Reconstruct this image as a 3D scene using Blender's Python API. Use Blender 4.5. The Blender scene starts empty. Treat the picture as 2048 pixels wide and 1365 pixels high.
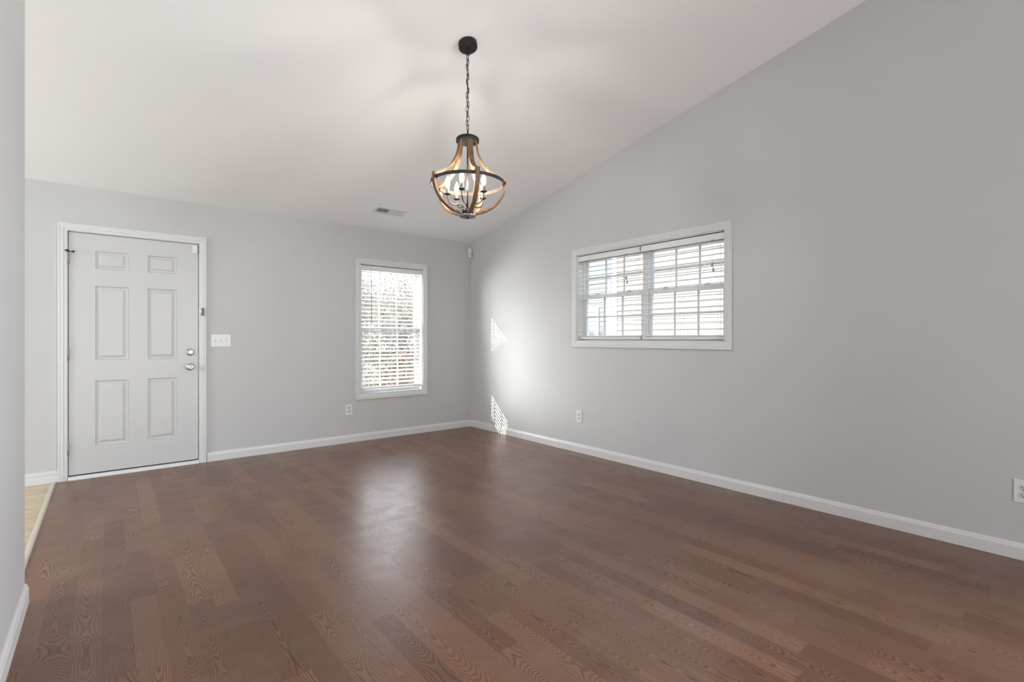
import bpy, math, random
from math import sin, cos, pi, sqrt, radians
from mathutils import Vector, Matrix

SC = bpy.context.scene
COL = SC.collection

# ------------------------------------------------------------------ camera
FPX = 991.093; YAW = 39.2315; CAM = (-3.7501, -5.4678, 1.174)
cd = bpy.data.cameras.new('camera'); cd.sensor_fit = 'HORIZONTAL'; cd.sensor_width = 36.0
cd.lens = FPX * 36.0 / 2048.0; cd.shift_y = (676.4 - 682.5) / 2048.0
cd.clip_start = 0.02; cd.clip_end = 300
cam = bpy.data.objects.new('camera', cd); COL.objects.link(cam)
cam.location = CAM; cam.rotation_euler = (pi / 2, 0, -radians(YAW))
SC.camera = cam

# ------------------------------------------------------------------ exposure
SC.view_settings.view_transform = 'Standard'
SC.view_settings.look = 'None'
SC.view_settings.exposure = 0.09
SC.view_settings.gamma = 1.0
SC.view_settings.use_curve_mapping = False
SC.cycles.max_bounces = 14
SC.cycles.diffuse_bounces = 8
SC.cycles.glossy_bounces = 5
SC.cycles.transparent_max_bounces = 24
SC.cycles.caustics_reflective = False
SC.cycles.caustics_refractive = False
SC.cycles.sample_clamp_indirect = 6.0

# ------------------------------------------------------------------ sky
SUN = Vector((1.0, -0.63, -0.57)).normalized()      # direction the sunlight travels
w = bpy.data.worlds.new('sky'); SC.world = w; w.use_nodes = True
nt = w.node_tree; nt.nodes.clear()
def wn(t, **k):
    n = nt.nodes.new(t)
    for a, b in k.items(): setattr(n, a, b)
    return n
def wl(a, b): nt.links.new(a, b)
tc = wn('ShaderNodeTexCoord')
nrm = wn('ShaderNodeVectorMath', operation='NORMALIZE'); wl(tc.outputs['Generated'], nrm.inputs[0])
sep = wn('ShaderNodeSeparateXYZ'); wl(nrm.outputs[0], sep.inputs[0])
rmp = wn('ShaderNodeValToRGB'); wl(sep.outputs['Z'], rmp.inputs[0])
rmp.color_ramp.elements[0].position = 0.0; rmp.color_ramp.elements[0].color = (1.0, 0.995, 0.985, 1)
rmp.color_ramp.elements[1].position = 0.8; rmp.color_ramp.elements[1].color = (0.62, 0.77, 1.0, 1)
dot = wn('ShaderNodeVectorMath', operation='DOT_PRODUCT'); wl(nrm.outputs[0], dot.inputs[0]); dot.inputs[1].default_value = -SUN
mx = wn('ShaderNodeMath', operation='MAXIMUM'); wl(dot.outputs['Value'], mx.inputs[0]); mx.inputs[1].default_value = 0
pw = wn('ShaderNodeMath', operation='POWER'); wl(mx.outputs[0], pw.inputs[0]); pw.inputs[1].default_value = 9.0
SKY_GLOW = 8.0; SKY_BASE = 6.3
ml = wn('ShaderNodeMath', operation='MULTIPLY_ADD'); wl(pw.outputs[0], ml.inputs[0]); ml.inputs[1].default_value = SKY_GLOW; ml.inputs[2].default_value = SKY_BASE
bg = wn('ShaderNodeBackground'); wl(rmp.outputs[0], bg.inputs[0]); wl(ml.outputs[0], bg.inputs[1])
ow = wn('ShaderNodeOutputWorld'); wl(bg.outputs[0], ow.inputs[0])

# ------------------------------------------------------------------ sun and large lights
sd = bpy.data.lights.new('sun', 'SUN'); sd.energy = 14.0; sd.angle = radians(0.5); sd.color = (1.0, 0.95, 0.88)
so = bpy.data.objects.new('sun', sd); COL.objects.link(so)
so.rotation_euler = SUN.to_track_quat('-Z', 'Y').to_euler(); so.location = (-8, 5, 6)

def area(name, loc, direction, sx, sy, power, color=(1, 1, 1), spread=180):
    d = bpy.data.lights.new(name, 'AREA'); d.shape = 'RECTANGLE'; d.size = sx; d.size_y = sy; d.energy = power; d.color = color; d.spread = radians(spread)
    o = bpy.data.objects.new(name, d); COL.objects.link(o); o.location = loc
    o.rotation_euler = Vector(direction).to_track_quat('-Z', 'Z').to_euler()
    return o
# added fill lamps behind the viewer, at assumed openings; daylight from the hall window
area('fill_back', (-2.7, -9.62, 1.05), (0, 1, 0), 2.4, 1.5, 60, (0.86, 0.94, 1.0))  # added general fill; the window behind the viewer is assumed
area('fill_right', (-0.12, -7.95, 1.35), (-1, 1.15, -0.06), 1.4, 1.7, 56, (0.86, 0.94, 1.0), 75)  # added fill with narrow spread, aimed at the left partition
area('daylight_hall', (-7.27, -1.3, 1.65), (1, -0.25, -0.06), 1.2, 1.2, 62, (0.86, 0.94, 1.0))

area('glow_boost_front', (-2.6, 1.3, 1.45), (1, -0.7, -0.02), 0.6, 2.2, 385, (1.0, 0.99, 0.97))  # extra lamp added outside the tall window to boost the right wall's glow

# ================================================================== materials
def mat(name, color, rough=0.5, metal=0.0, spec=0.5, var=0.0, vscale=8.0, bump=0.0, bscale=60.0, emit=None, emit_s=0.0, coord='Object', trans=0.0, stretch=None):
    m = bpy.data.materials.new(name); m.use_nodes = True
    t = m.node_tree; b = t.nodes['Principled BSDF']
    b.inputs['Base Color'].default_value = (*color, 1)
    b.inputs['Roughness'].default_value = rough; b.inputs['Metallic'].default_value = metal
    b.inputs['Specular IOR Level'].default_value = spec
    if emit: b.inputs['Emission Color'].default_value = (*emit, 1); b.inputs['Emission Strength'].default_value = emit_s
    if var or bump:
        c = t.nodes.new('ShaderNodeTexCoord')
        src = c.outputs[coord]
        if stretch:
            mp = t.nodes.new('ShaderNodeMapping'); mp.inputs['Scale'].default_value = stretch
            t.links.new(src, mp.inputs[0]); src = mp.outputs[0]
    if var:
        n = t.nodes.new('ShaderNodeTexNoise'); n.inputs['Scale'].default_value = vscale; n.inputs['Detail'].default_value = 4
        t.links.new(src, n.inputs['Vector'])
        r = t.nodes.new('ShaderNodeMapRange'); r.inputs[1].default_value = 0.3; r.inputs[2].default_value = 0.7
        r.inputs[3].default_value = 1 - var; r.inputs[4].default_value = 1 + var
        t.links.new(n.outputs['Fac'], r.inputs[0])
        x = t.nodes.new('ShaderNodeVectorMath'); x.operation = 'SCALE'; x.inputs[0].default_value = color
        t.links.new(r.outputs[0], x.inputs['Scale']); t.links.new(x.outputs[0], b.inputs['Base Color'])
    if bump:
        n = t.nodes.new('ShaderNodeTexNoise'); n.inputs['Scale'].default_value = bscale; n.inputs['Detail'].default_value = 3
        t.links.new(src, n.inputs['Vector'])
        bp = t.nodes.new('ShaderNodeBump'); bp.inputs['Strength'].default_value = bump; bp.inputs['Distance'].default_value = 0.004
        t.links.new(n.outputs['Fac'], bp.inputs['Height']); t.links.new(bp.outputs[0], b.inputs['Normal'])
    return m

M = {}
M['wall'] = mat('wall_paint', (0.53, 0.53, 0.527), 0.55, var=0.012, vscale=2.5, bump=0.05, bscale=180)
M['ceil'] = mat('ceiling_paint', (0.90, 0.905, 0.91), 0.8, var=0.01, vscale=2.0, bump=0.06, bscale=150)
M['trim'] = mat('white_trim_paint', (0.66, 0.66, 0.655), 0.35, var=0.01, vscale=6)
M['door'] = mat('white_door_paint', (0.56, 0.56, 0.555), 0.38, var=0.008, vscale=4)
M['vinyl'] = mat('white_vinyl', (0.64, 0.64, 0.63), 0.4, var=0.01)
M['slat'] = mat('blind_slat_white', (0.74, 0.74, 0.73), 0.4, var=0.015, vscale=3)
M['cord'] = mat('blind_cord', (0.75, 0.74, 0.72), 0.8, var=0.02)
M['tassel'] = mat('tassel_grey', (0.28, 0.27, 0.25), 0.5, var=0.03)
M['wand'] = mat('clear_wand', (0.22, 0.22, 0.22), 0.2, var=0.03)
M['plate'] = mat('white_plastic', (0.72, 0.72, 0.71), 0.35, var=0.008)
M['recept'] = mat('receptacle_plastic', (0.55, 0.55, 0.54), 0.4, var=0.01)
M['dark'] = mat('dark_slot', (0.03, 0.03, 0.03), 0.6, var=0.05)
M['seal'] = mat('dark_weatherstrip', (0.035, 0.033, 0.03), 0.8, var=0.05)
M['chrome'] = mat('satin_nickel', (0.62, 0.61, 0.59), 0.22, metal=1.0, var=0.02)
M['hinge'] = mat('painted_hinge', (0.30, 0.295, 0.285), 0.4, metal=0.3, var=0.04)
M['rubber'] = mat('black_rubber', (0.015, 0.015, 0.015), 0.6, var=0.05)
M['black'] = mat('black_metal', (0.010, 0.010, 0.010), 0.55, spec=0.35, var=0.1, vscale=20)
M['bronze'] = mat('bronze_metal', (0.055, 0.042, 0.036), 0.42, metal=0.5, var=0.12, vscale=25)
M['sleeve'] = mat('candle_sleeve', (0.20, 0.13, 0.09), 0.5, var=0.08)
M['pewter'] = mat('pewter_plate', (0.20, 0.20, 0.20), 0.5, metal=0.5, var=0.05)
M['strip'] = mat('cream_strip', (0.60, 0.55, 0.45), 0.4, var=0.04, vscale=20)
M['vent_dark'] = mat('duct_dark', (0.02, 0.017, 0.015), 0.8, var=0.05)
M['vent'] = mat('vent_white', (0.74, 0.73, 0.71), 0.5, var=0.01)
M['grass'] = mat('grass', (0.042, 0.042, 0.024), 0.9, var=0.35, vscale=3, bump=0.5, bscale=30)
M['asphalt'] = mat('asphalt', (0.08, 0.083, 0.09), 0.9, var=0.1, vscale=5)
M['bark'] = mat('bark', (0.08, 0.066, 0.055), 0.9, var=0.25, vscale=12, bump=0.5, bscale=40)
M['twig'] = mat('twig', (0.22, 0.185, 0.14), 0.9, var=0.25, vscale=6)
M['leaf_red'] = mat('leaf_red', (0.145, 0.082, 0.050), 0.6, var=0.45, vscale=9)
M['leaf_tan'] = mat('leaf_tan', (0.27, 0.225, 0.17), 0.6, var=0.4, vscale=9)
M['leaf_green'] = mat('leaf_green', (0.17, 0.16, 0.085), 0.6, var=0.4, vscale=9)
M['leaf_dark'] = mat('leaf_dark', (0.07, 0.11, 0.05), 0.6, var=0.4, vscale=9)
M['siding'] = mat('cream_siding', (0.128, 0.114, 0.096), 0.7, var=0.02, vscale=2)
M['siding_grey'] = mat('grey_siding', (0.10, 0.10, 0.10), 0.7, var=0.03, vscale=2)
M['ext_white'] = mat('white_board', (0.85, 0.85, 0.84), 0.6, var=0.01)
M['shingle'] = mat('shingle', (0.15, 0.147, 0.142), 0.9, var=0.2, vscale=10)
M['pane'] = mat('dark_pane', (0.16, 0.17, 0.18), 0.3, var=0.03)

def glass_mat():
    m = bpy.data.materials.new('window_glass'); m.use_nodes = True; t = m.node_tree; t.nodes.clear()
    o = t.nodes.new('ShaderNodeOutputMaterial'); mixn = t.nodes.new('ShaderNodeMixShader')
    tr = t.nodes.new('ShaderNodeBsdfTransparent'); tr.inputs[0].default_value = (0.96, 0.97, 0.965, 1)
    gl = t.nodes.new('ShaderNodeBsdfGlossy'); gl.inputs['Roughness'].default_value = 0.02
    lw = t.nodes.new('ShaderNodeLayerWeight'); lw.inputs['Blend'].default_value = 0.5
    p5 = t.nodes.new('ShaderNodeMath'); p5.operation = 'POWER'; p5.inputs[1].default_value = 4.5; t.links.new(lw.outputs['Facing'], p5.inputs[0])
    fr = t.nodes.new('ShaderNodeMath'); fr.operation = 'MULTIPLY_ADD'; fr.inputs[1].default_value = 0.6; fr.inputs[2].default_value = 0.025; t.links.new(p5.outputs[0], fr.inputs[0])
    t.links.new(fr.outputs[0], mixn.inputs[0]); t.links.new(tr.outputs[0], mixn.inputs[1]); t.links.new(gl.outputs[0], mixn.inputs[2]); t.links.new(mixn.outputs[0], o.inputs[0])
    return m
M['glass'] = glass_mat()
def bulb_mat():
    m = mat('glowing_bulb', (1.0, 0.95, 0.85), 0.2, emit=(1.0, 0.88, 0.74), emit_s=265.0)
    return m
M['bulb'] = bulb_mat()

class NG:
    """small node-graph helper"""
    def __init__(s, name):
        s.m = bpy.data.materials.new(name); s.m.use_nodes = True; s.t = s.m.node_tree; s.b = s.t.nodes['Principled BSDF']
    def put(s, sock, v):
        if isinstance(v, bpy.types.NodeSocket): s.t.links.new(v, sock)
        else: sock.default_value = v
    def math(s, op, a, b=0.0, c=0.0, clamp=False):
        n = s.t.nodes.new('ShaderNodeMath'); n.operation = op; n.use_clamp = clamp
        for i, v in enumerate((a, b, c)): s.put(n.inputs[i], v)
        return n.outputs[0]
    def xyz(s, x, y, z=0.0):
        n = s.t.nodes.new('ShaderNodeCombineXYZ')
        for i, v in enumerate((x, y, z)): s.put(n.inputs[i], v)
        return n.outputs[0]
    def obj(s):
        n = s.t.nodes.new('ShaderNodeTexCoord'); p = s.t.nodes.new('ShaderNodeSeparateXYZ')
        s.t.links.new(n.outputs['Object'], p.inputs[0]); return p.outputs, n.outputs['Object']
    def noise(s, v, scale, detail=2.0, rough=0.5, out='Fac'):
        n = s.t.nodes.new('ShaderNodeTexNoise'); s.put(n.inputs['Vector'], v); n.inputs['Scale'].default_value = scale
        n.inputs['Detail'].default_value = detail; n.inputs['Roughness'].default_value = rough; return n.outputs[out]
    def white(s, v):
        n = s.t.nodes.new('ShaderNodeTexWhiteNoise'); n.noise_dimensions = '2D'; s.put(n.inputs['Vector'], v)
        p = s.t.nodes.new('ShaderNodeSeparateColor'); s.t.links.new(n.outputs['Color'], p.inputs[0]); return p.outputs
    def ramp(s, f, stops, interp='LINEAR'):
        n = s.t.nodes.new('ShaderNodeValToRGB'); s.put(n.inputs[0], f); e = n.color_ramp; e.interpolation = interp
        while len(e.elements) < len(stops): e.elements.new(0.5)
        for i, (p, c) in enumerate(stops):
            e.elements[i].position = p; e.elements[i].color = (*c, 1) if len(c) == 3 else c
        return n.outputs[0]
    def mix(s, f, a, b, blend='MIX'):
        n = s.t.nodes.new('ShaderNodeMix'); n.data_type = 'RGBA'; n.blend_type = blend
        s.put(n.inputs[0], f)
        for i, v in ((6, a), (7, b)):
            s.put(n.inputs[i], v if isinstance(v, bpy.types.NodeSocket) else (*v, 1))
        return n.outputs[2]
    def rng(s, v, a, b, c, d):
        n = s.t.nodes.new('ShaderNodeMapRange'); s.put(n.inputs[0], v)
        for i, x in enumerate((a, b, c, d)): n.inputs[i + 1].default_value = x
        return n.outputs[0]

def laminate():
    g = NG('oak_laminate'); P, vec = g.obj(); x, y = P[0], P[1]
    W = 0.0955
    xs = g.math('ADD', x, 20.0)
    q = g.math('DIVIDE', xs, W); i = g.math('FLOOR', q); fx = g.math('SUBTRACT', q, i)
    r0 = g.white(g.xyz(i, 3.7))
    L = 0.62
    ys = g.math('ADD', g.math('DIVIDE', g.math('ADD', y, 30.0), L), g.math('MULTIPLY', r0[0], 7.0))
    j = g.math('FLOOR', ys); fy = g.math('SUBTRACT', ys, j)
    r = g.white(g.xyz(i, j)); r2 = g.white(g.xyz(g.math('ADD', i, 57.3), j))
    # grain: level sets of the distance to a wandering log axis
    u = g.math('MULTIPLY', g.math('SUBTRACT', fx, 0.5), W)
    sel = g.math('GREATER_THAN', r2[0], 0.45)
    u0 = g.math('MULTIPLY', g.math('SUBTRACT', r[0], 0.5), g.math('MULTIPLY_ADD', sel, 0.26, 0.04))
    v = g.math('ADD', y, g.math('MULTIPLY', r[1], 40.0))
    seed = g.math('MULTIPLY', r[2], 30.0)
    wob = g.math('SUBTRACT', g.noise(g.xyz(g.math('MULTIPLY', u, 14.0), g.math('MULTIPLY', v, 2.4), seed), 1.0, 3.0), 0.5)
    uu = g.math('ADD', g.math('SUBTRACT', u, u0), g.math('MULTIPLY', wob, 0.012))
    d = g.math('MULTIPLY_ADD', g.math('ABSOLUTE', g.math('SUBTRACT', g.noise(g.xyz(seed, g.math('MULTIPLY', v, 1.15), 0.0), 1.0, 1.0), 0.5)), 0.40, 0.008)
    rad = g.math('SQRT', g.math('ADD', g.math('MULTIPLY', uu, uu), g.math('MULTIPLY', d, d)))
    jit = g.math('MULTIPLY', g.math('SUBTRACT', g.noise(g.xyz(g.math('MULTIPLY', x, 130.0), g.math('MULTIPLY', y, 26.0), seed), 1.0, 2.0, 0.6), 0.5), 0.0042)
    ph = g.math('DIVIDE', g.math('ADD', rad, jit), 0.0060)
    fr = g.math('FRACT', ph)
    line = g.ramp(fr, [(0.0, (0.1,) * 3), (0.30, (0.0,) * 3), (0.62, (0.35,) * 3), (0.86, (1,) * 3), (0.97, (0.75,) * 3), (1.0, (0.1,) * 3)])
    pores = g.noise(g.xyz(g.math('MULTIPLY', x, 420.0), g.math('MULTIPLY', y, 14.0), seed), 1.0, 2.0, 0.6)
    pore = g.rng(pores, 0.42, 0.72, 0.0, 1.0)
    tone = g.math('MULTIPLY_ADD', r2[1], 0.18, 0.89)
    base = g.mix(g.math('POWER', r2[2], 1.6), (0.192, 0.084, 0.049), (0.270, 0.135, 0.076))
    dark = (0.044, 0.017, 0.011)
    lf = g.math('MULTIPLY', line, g.math('MULTIPLY_ADD', r[2], 0.30, 0.55))
    c = g.mix(lf, base, dark)
    c = g.mix(g.math('MULTIPLY', pore, 0.30), c, dark)
    big = g.noise(g.xyz(g.math('MULTIPLY', x, 1.0), g.math('MULTIPLY', y, 0.5)), 2.0, 2.0)
    sc = g.t.nodes.new('ShaderNodeVectorMath'); sc.operation = 'SCALE'; g.put(sc.inputs[0], c)
    g.put(sc.inputs['Scale'], g.math('MULTIPLY', tone, g.rng(big, 0.3, 0.7, 0.92, 1.08)))
    c = sc.outputs[0]
    # joints: each plank is two strips wide
    ex = g.math('MULTIPLY', g.math('MINIMUM', fx, g.math('SUBTRACT', 1.0, fx)), W)
    pk = g.math('MODULO', i, 2.0)
    lft = g.math('MULTIPLY', fx, W)
    plank = g.math('MULTIPLY', g.math('LESS_THAN', lft, 0.0009), g.math('LESS_THAN', pk, 0.5))
    ey = g.math('MULTIPLY', fy, L)
    endj = g.math('LESS_THAN', ey, 0.0012)
    joint = g.math('MAXIMUM', g.math('MULTIPLY', plank, 0.6), g.math('MULTIPLY', endj, 0.5))
    c = g.mix(joint, c, (0.03, 0.014, 0.010))
    # scuffs: pale haze and scratches in the worn finish
    sm = g.noise(g.xyz(g.math('MULTIPLY', x, 2.2), g.math('MULTIPLY', y, 3.2), 4.0), 1.0, 5.0, 0.62)
    smf = g.rng(sm, 0.50, 0.72, 0.0, 0.24)
    c = g.mix(smf, c, (0.26, 0.18, 0.15))
    g.put(g.b.inputs['Base Color'], c)
    sw = g.noise(g.xyz(g.math('MULTIPLY', x, 7.0), g.math('MULTIPLY', y, 9.0), 9.0), 1.0, 5.0, 0.6)
    rough = g.rng(sw, 0.3, 0.7, 0.285, 0.37)
    g.put(g.b.inputs['Roughness'], rough)
    g.b.inputs['Specular IOR Level'].default_value = 0.48
    bp = g.t.nodes.new('ShaderNodeBump'); bp.inputs['Strength'].default_value = 0.3; bp.inputs['Distance'].default_value = 0.0014
    sc2 = g.noise(g.xyz(g.math('MULTIPLY', x, 9.0), g.math('MULTIPLY', y, 24.0), 7.3), 1.0, 3.0, 0.6)
    sc2 = g.math('ABSOLUTE', g.math('SUBTRACT', sc2, 0.5))
    hh = g.math('ADD', g.math('MULTIPLY', sc2, 0.8), g.math('MULTIPLY', joint, -0.6))
    g.put(bp.inputs['Height'], hh); g.put(g.b.inputs['Normal'], bp.outputs[0])
    return g.m
M['laminate'] = laminate()

def tile():
    g = NG('beige_tile'); P, vec = g.obj(); S = 0.335
    qx = g.math('DIVIDE', g.math('ADD', P[0], 20.02), S); qy = g.math('DIVIDE', g.math('ADD', P[1], 20.33), S)
    ix = g.math('FLOOR', qx); iy = g.math('FLOOR', qy)
    fx = g.math('FRACT', qx); fy = g.math('FRACT', qy)
    e = g.math('MINIMUM', g.math('MINIMUM', fx, g.math('SUBTRACT', 1.0, fx)), g.math('MINIMUM', fy, g.math('SUBTRACT', 1.0, fy)))
    r = g.white(g.xyz(ix, iy))
    n = g.noise(g.xyz(g.math('MULTIPLY', P[0], 5.0), g.math('MULTIPLY', P[1], 14.0), g.math('MULTIPLY', r[0], 9.0)), 1.0, 5.0, 0.6)
    c = g.ramp(n, [(0.3, (0.46, 0.34, 0.21)), (0.5, (0.58, 0.46, 0.31)), (0.7, (0.66, 0.57, 0.43))])
    c = g.mix(g.math('LESS_THAN', e, 0.008), c, (0.42, 0.35, 0.26))
    g.put(g.b.inputs['Base Color'], c); g.b.inputs['Roughness'].default_value = 0.45
    return g.m
M['tile'] = tile()

def ribwood():
    g = NG('chandelier_wood'); P, vec = g.obj()
    n = g.noise(g.xyz(g.math('MULTIPLY', P[0], 60.0), g.math('MULTIPLY', P[1], 60.0), g.math('MULTIPLY', P[2], 9.0)), 1.0, 4.0, 0.6)
    c = g.ramp(n, [(0.28, (0.065, 0.035, 0.018)), (0.5, (0.165, 0.092, 0.046)), (0.72, (0.27, 0.155, 0.077))])
    g.put(g.b.inputs['Base Color'], c); g.b.inputs['Roughness'].default_value = 0.55
    return g.m
M['ribwood'] = ribwood()

# ================================================================== mesh builder
class MB:
    def __init__(s): s.v = []; s.f = []; s.sm = []
    def add(s, vs, fs, smooth=False):
        o = len(s.v); s.v += [tuple(p) for p in vs]
        for f in fs: s.f.append([o + i for i in f]); s.sm.append(smooth)
        return s
    def box(s, x0, x1, y0, y1, z0, z1, bev=0.0):
        x0, x1 = sorted((x0, x1)); y0, y1 = sorted((y0, y1)); z0, z1 = sorted((z0, z1))
        if bev <= 0:
            vs = [(x, y, z) for z in (z0, z1) for y in (y0, y1) for x in (x0, x1)]
            return s.add(vs, [(0, 2, 3, 1), (4, 5, 7, 6), (0, 1, 5, 4), (2, 6, 7, 3), (0, 4, 6, 2), (1, 3, 7, 5)])
        b = min(bev, (x1 - x0) / 2.01, (y1 - y0) / 2.01, (z1 - z0) / 2.01)
        X = (x0, x0 + b, x1 - b, x1); Y = (y0, y0 + b, y1 - b, y1); Z = (z0, z0 + b, z1 - b, z1)
        idx = {}; vs = []
        def V(i, j, k):
            if (i, j, k) not in idx: idx[(i, j, k)] = len(vs); vs.append((X[i], Y[j], Z[k]))
            return idx[(i, j, k)]
        fs = []
        for a, c in ((0, 1), (3, 2)):
            fs.append([V(a, 1, 1), V(a, 2, 1), V(a, 2, 2), V(a, 1, 2)])
            fs.append([V(1, a, 1), V(2, a, 1), V(2, a, 2), V(1, a, 2)])
            fs.append([V(1, 1, a), V(2, 1, a), V(2, 2, a), V(1, 2, a)])
        for a, c in ((0, 1), (3, 2)):
            for d, e in ((0, 1), (3, 2)):
                fs.append([V(a, c if 0 else e, 1), V(a, e, 2), V(c, d, 2), V(c, d, 1)])
                fs.append([V(a, 1, e), V(a, 2, e), V(c, 2, d), V(c, 1, d)])
                fs.append([V(1, a, e), V(2, a, e), V(2, c, d), V(1, c, d)])
                for h, k in ((0, 1), (3, 2)):
                    fs.append([V(a, e, k), V(c, d, k), V(c, e, h)])
        return s.add(vs, fs)
    def prism(s, poly, axis, a, b):
        """extrude a 2-D polygon along axis from a to b; poly coords are the two other axes in xyz order"""
        def P(p, t):
            return {'x': (t, p[0], p[1]), 'y': (p[0], t, p[1]), 'z': (p[0], p[1], t)}[axis]
        n = len(poly); vs = [P(p, a) for p in poly] + [P(p, b) for p in poly]
        fs = [list(range(n)), list(range(2 * n - 1, n - 1, -1))] + [[i, (i + 1) % n, n + (i + 1) % n, n + i] for i in range(n)]
        return s.add(vs, fs)
    def tube(s, pts, r, k=8, caps=True, closed=False, smooth=True):
        pts = [Vector(p) for p in pts]; n = len(pts)
        rr = r if isinstance(r, (list, tuple)) else [r] * n
        vs = []; prev = None
        for i, p in enumerate(pts):
            if closed: d = pts[(i + 1) % n] - pts[i - 1]
            else: d = pts[min(i + 1, n - 1)] - pts[max(i - 1, 0)]
            d.normalize()
            if prev is None:
                a = Vector((0, 0, 1)) if abs(d.z) < 0.9 else Vector((1, 0, 0))
                e = d.cross(a).normalized()
            else:
                e = (prev - d * prev.dot(d)).normalized()
            prev = e; f = d.cross(e)
            for q in range(k):
                t = 2 * pi * q / k
                vs.append(p + (e * cos(t) + f * sin(t)) * rr[i])
        fs = []
        m = n if closed else n - 1
        for i in range(m):
            for q in range(k):
                a = i * k + q; b = i * k + (q + 1) % k; i2 = ((i + 1) % n) * k
                fs.append([a, b, i2 + (q + 1) % k, i2 + q])
        if caps and not closed:
            fs.append(list(range(k - 1, -1, -1))); fs.append([(n - 1) * k + q for q in range(k)])
        return s.add(vs, fs, smooth)
    def lathe(s, prof, origin=(0, 0, 0), axis=(0, 0, 1), k=32, smooth=True):
        """prof: (radius, height along axis)"""
        A = Vector(axis).normalized(); a = Vector((1, 0, 0)) if abs(A.x) < 0.9 else Vector((0, 1, 0))
        e = A.cross(a).normalized(); f = A.cross(e); O = Vector(origin); vs = []
        for r, h in prof:
            for q in range(k):
                t = 2 * pi * q / k
                vs.append(O + A * h + (e * cos(t) + f * sin(t)) * max(r, 1e-5))
        fs = []
        for i in range(len(prof) - 1):
            for q in range(k):
                a_ = i * k + q; b_ = i * k + (q + 1) % k
                fs.append([a_, b_, b_ + k, a_ + k])
        fs.append(list(range(k - 1, -1, -1))); fs.append([(len(prof) - 1) * k + q for q in range(k)])
        return s.add(vs, fs, smooth)
    def ribbon(s, pts, side, wdt, thick, normals):
        """swept rectangular strip: centre points, side vector (constant), in-plane normals"""
        S = Vector(side); vs = []
        for p, nn in zip(pts, normals):
            p = Vector(p); nn = Vector(nn)
            for a, b in ((-1, -1), (1, -1), (1, 1), (-1, 1)): vs.append(p + S * (a * wdt / 2) + nn * (b * thick / 2))
        n = len(pts); fs = [[3, 2, 1, 0], [4 * (n - 1) + q for q in range(4)]]
        for i in range(n - 1):
            for q in range(4):
                a = 4 * i + q; b = 4 * i + (q + 1) % 4; fs.append([a, b, b + 4, a + 4])
        return s.add(vs, fs)
    def build(s, name, m, parent=None, loc=None, label=None):
        L = Vector(loc) if loc else Vector((0, 0, 0))
        me = bpy.data.meshes.new(name); me.from_pydata([tuple(Vector(p) - L) for p in s.v], [], s.f)
        import bmesh
        b = bmesh.new(); b.from_mesh(me); bmesh.ops.recalc_face_normals(b, faces=b.faces)
        b.to_mesh(me); b.free()
        for p, q in zip(me.polygons, s.sm): p.use_smooth = q
        me.materials.append(m); me.update()
        o = bpy.data.objects.new(name, me); COL.objects.link(o)
        o.location = L
        if parent: o.parent = parent
        if label: o['label'] = label
        return o

def empty(name, loc=(0, 0, 0), rz=0.0):
    o = bpy.data.objects.new(name, None); COL.objects.link(o); o.empty_display_size = 0.1
    o.location = loc; o.rotation_euler = (0, 0, rz); return o
def tag(o, label, cat, group=None, kind=None):
    o['label'] = label; o['category'] = cat
    if group: o['group'] = group
    if kind: o['kind'] = kind
    return o
def struct(o, label=None, cat=None):
    o['kind'] = 'structure'
    if label: o['label'] = label
    if cat: o['category'] = cat
    return o

R_B = -pi / 2     # right wall: local x runs along -y, local +y points out through the wall (+x)

# ================================================================== room shell
def ceil_z(y): return 2.44 - 0.2 * y
RIDGE = -5.6

def wall_grid(mb, u0, u1, v0, v1, holes, n0, n1):
    us = sorted({u0, u1, *[h[0] for h in holes], *[h[1] for h in holes]}); vs = sorted({v0, v1, *[h[2] for h in holes], *[h[3] for h in holes]})
    def hole(a, b): return any(h[0] <= a < h[1] and h[2] <= b < h[3] for h in holes)
    for a in range(len(us) - 1):
        for b in range(len(vs) - 1):
            if hole((us[a] + us[a + 1]) / 2, (vs[b] + vs[b + 1]) / 2): continue
            q = [(us[a], vs[b]), (us[a + 1], vs[b]), (us[a + 1], vs[b + 1]), (us[a], vs[b + 1])]
            mb.add([(p[0], n0, p[1]) for p in q], [(0, 1, 2, 3)]); mb.add([(p[0], n1, p[1]) for p in q], [(3, 2, 1, 0)])
    rim = [(u0, u1, v0, v1)] + list(holes)
    for h in rim:
        q = [(h[0], h[2]), (h[1], h[2]), (h[1], h[3]), (h[0], h[3])]
        for i in range(4):
            p, r = q[i], q[(i + 1) % 4]
            mb.add([(p[0], n0, p[1]), (r[0], n0, r[1]), (r[0], n1, r[1]), (p[0], n1, p[1])], [(0, 1, 2, 3)])

WT = 0.14
DOOR = (-4.018, -3.069, 0.0, 2.066)             # rough opening
WA = (-1.515, -0.72, 0.53, 2.025)               # front window, inside the casing
WB = (1.934, 3.515, 1.14, 2.025)                # right window (u = -y)

mb = MB(); wall_grid(mb, -7.3, 0.0, 0.0, 2.44, [DOOR, WA], 0.0, WT)
struct(mb.build('wall_front', M['wall']), 'pale grey wall holding the white entry door and tall window', 'wall')

mb = MB(); wall_grid(mb, 0.0, 9.7, 0.0, 2.44, [WB, (7.05, 8.75, 0.05, 2.15)], 0.0, WT)
mb.prism([(0.0, 2.44), (-RIDGE, ceil_z(RIDGE)), (9.7, ceil_z(RIDGE) - 0.2 * (9.7 + RIDGE)), (9.7, 2.44)], 'y', 0.0, WT)
o = mb.build('wall_right', M['wall']); o.rotation_euler = (0, 0, R_B)
struct(o, 'tall pale grey wall under the sloped ceiling with the wide window', 'wall')

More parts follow.
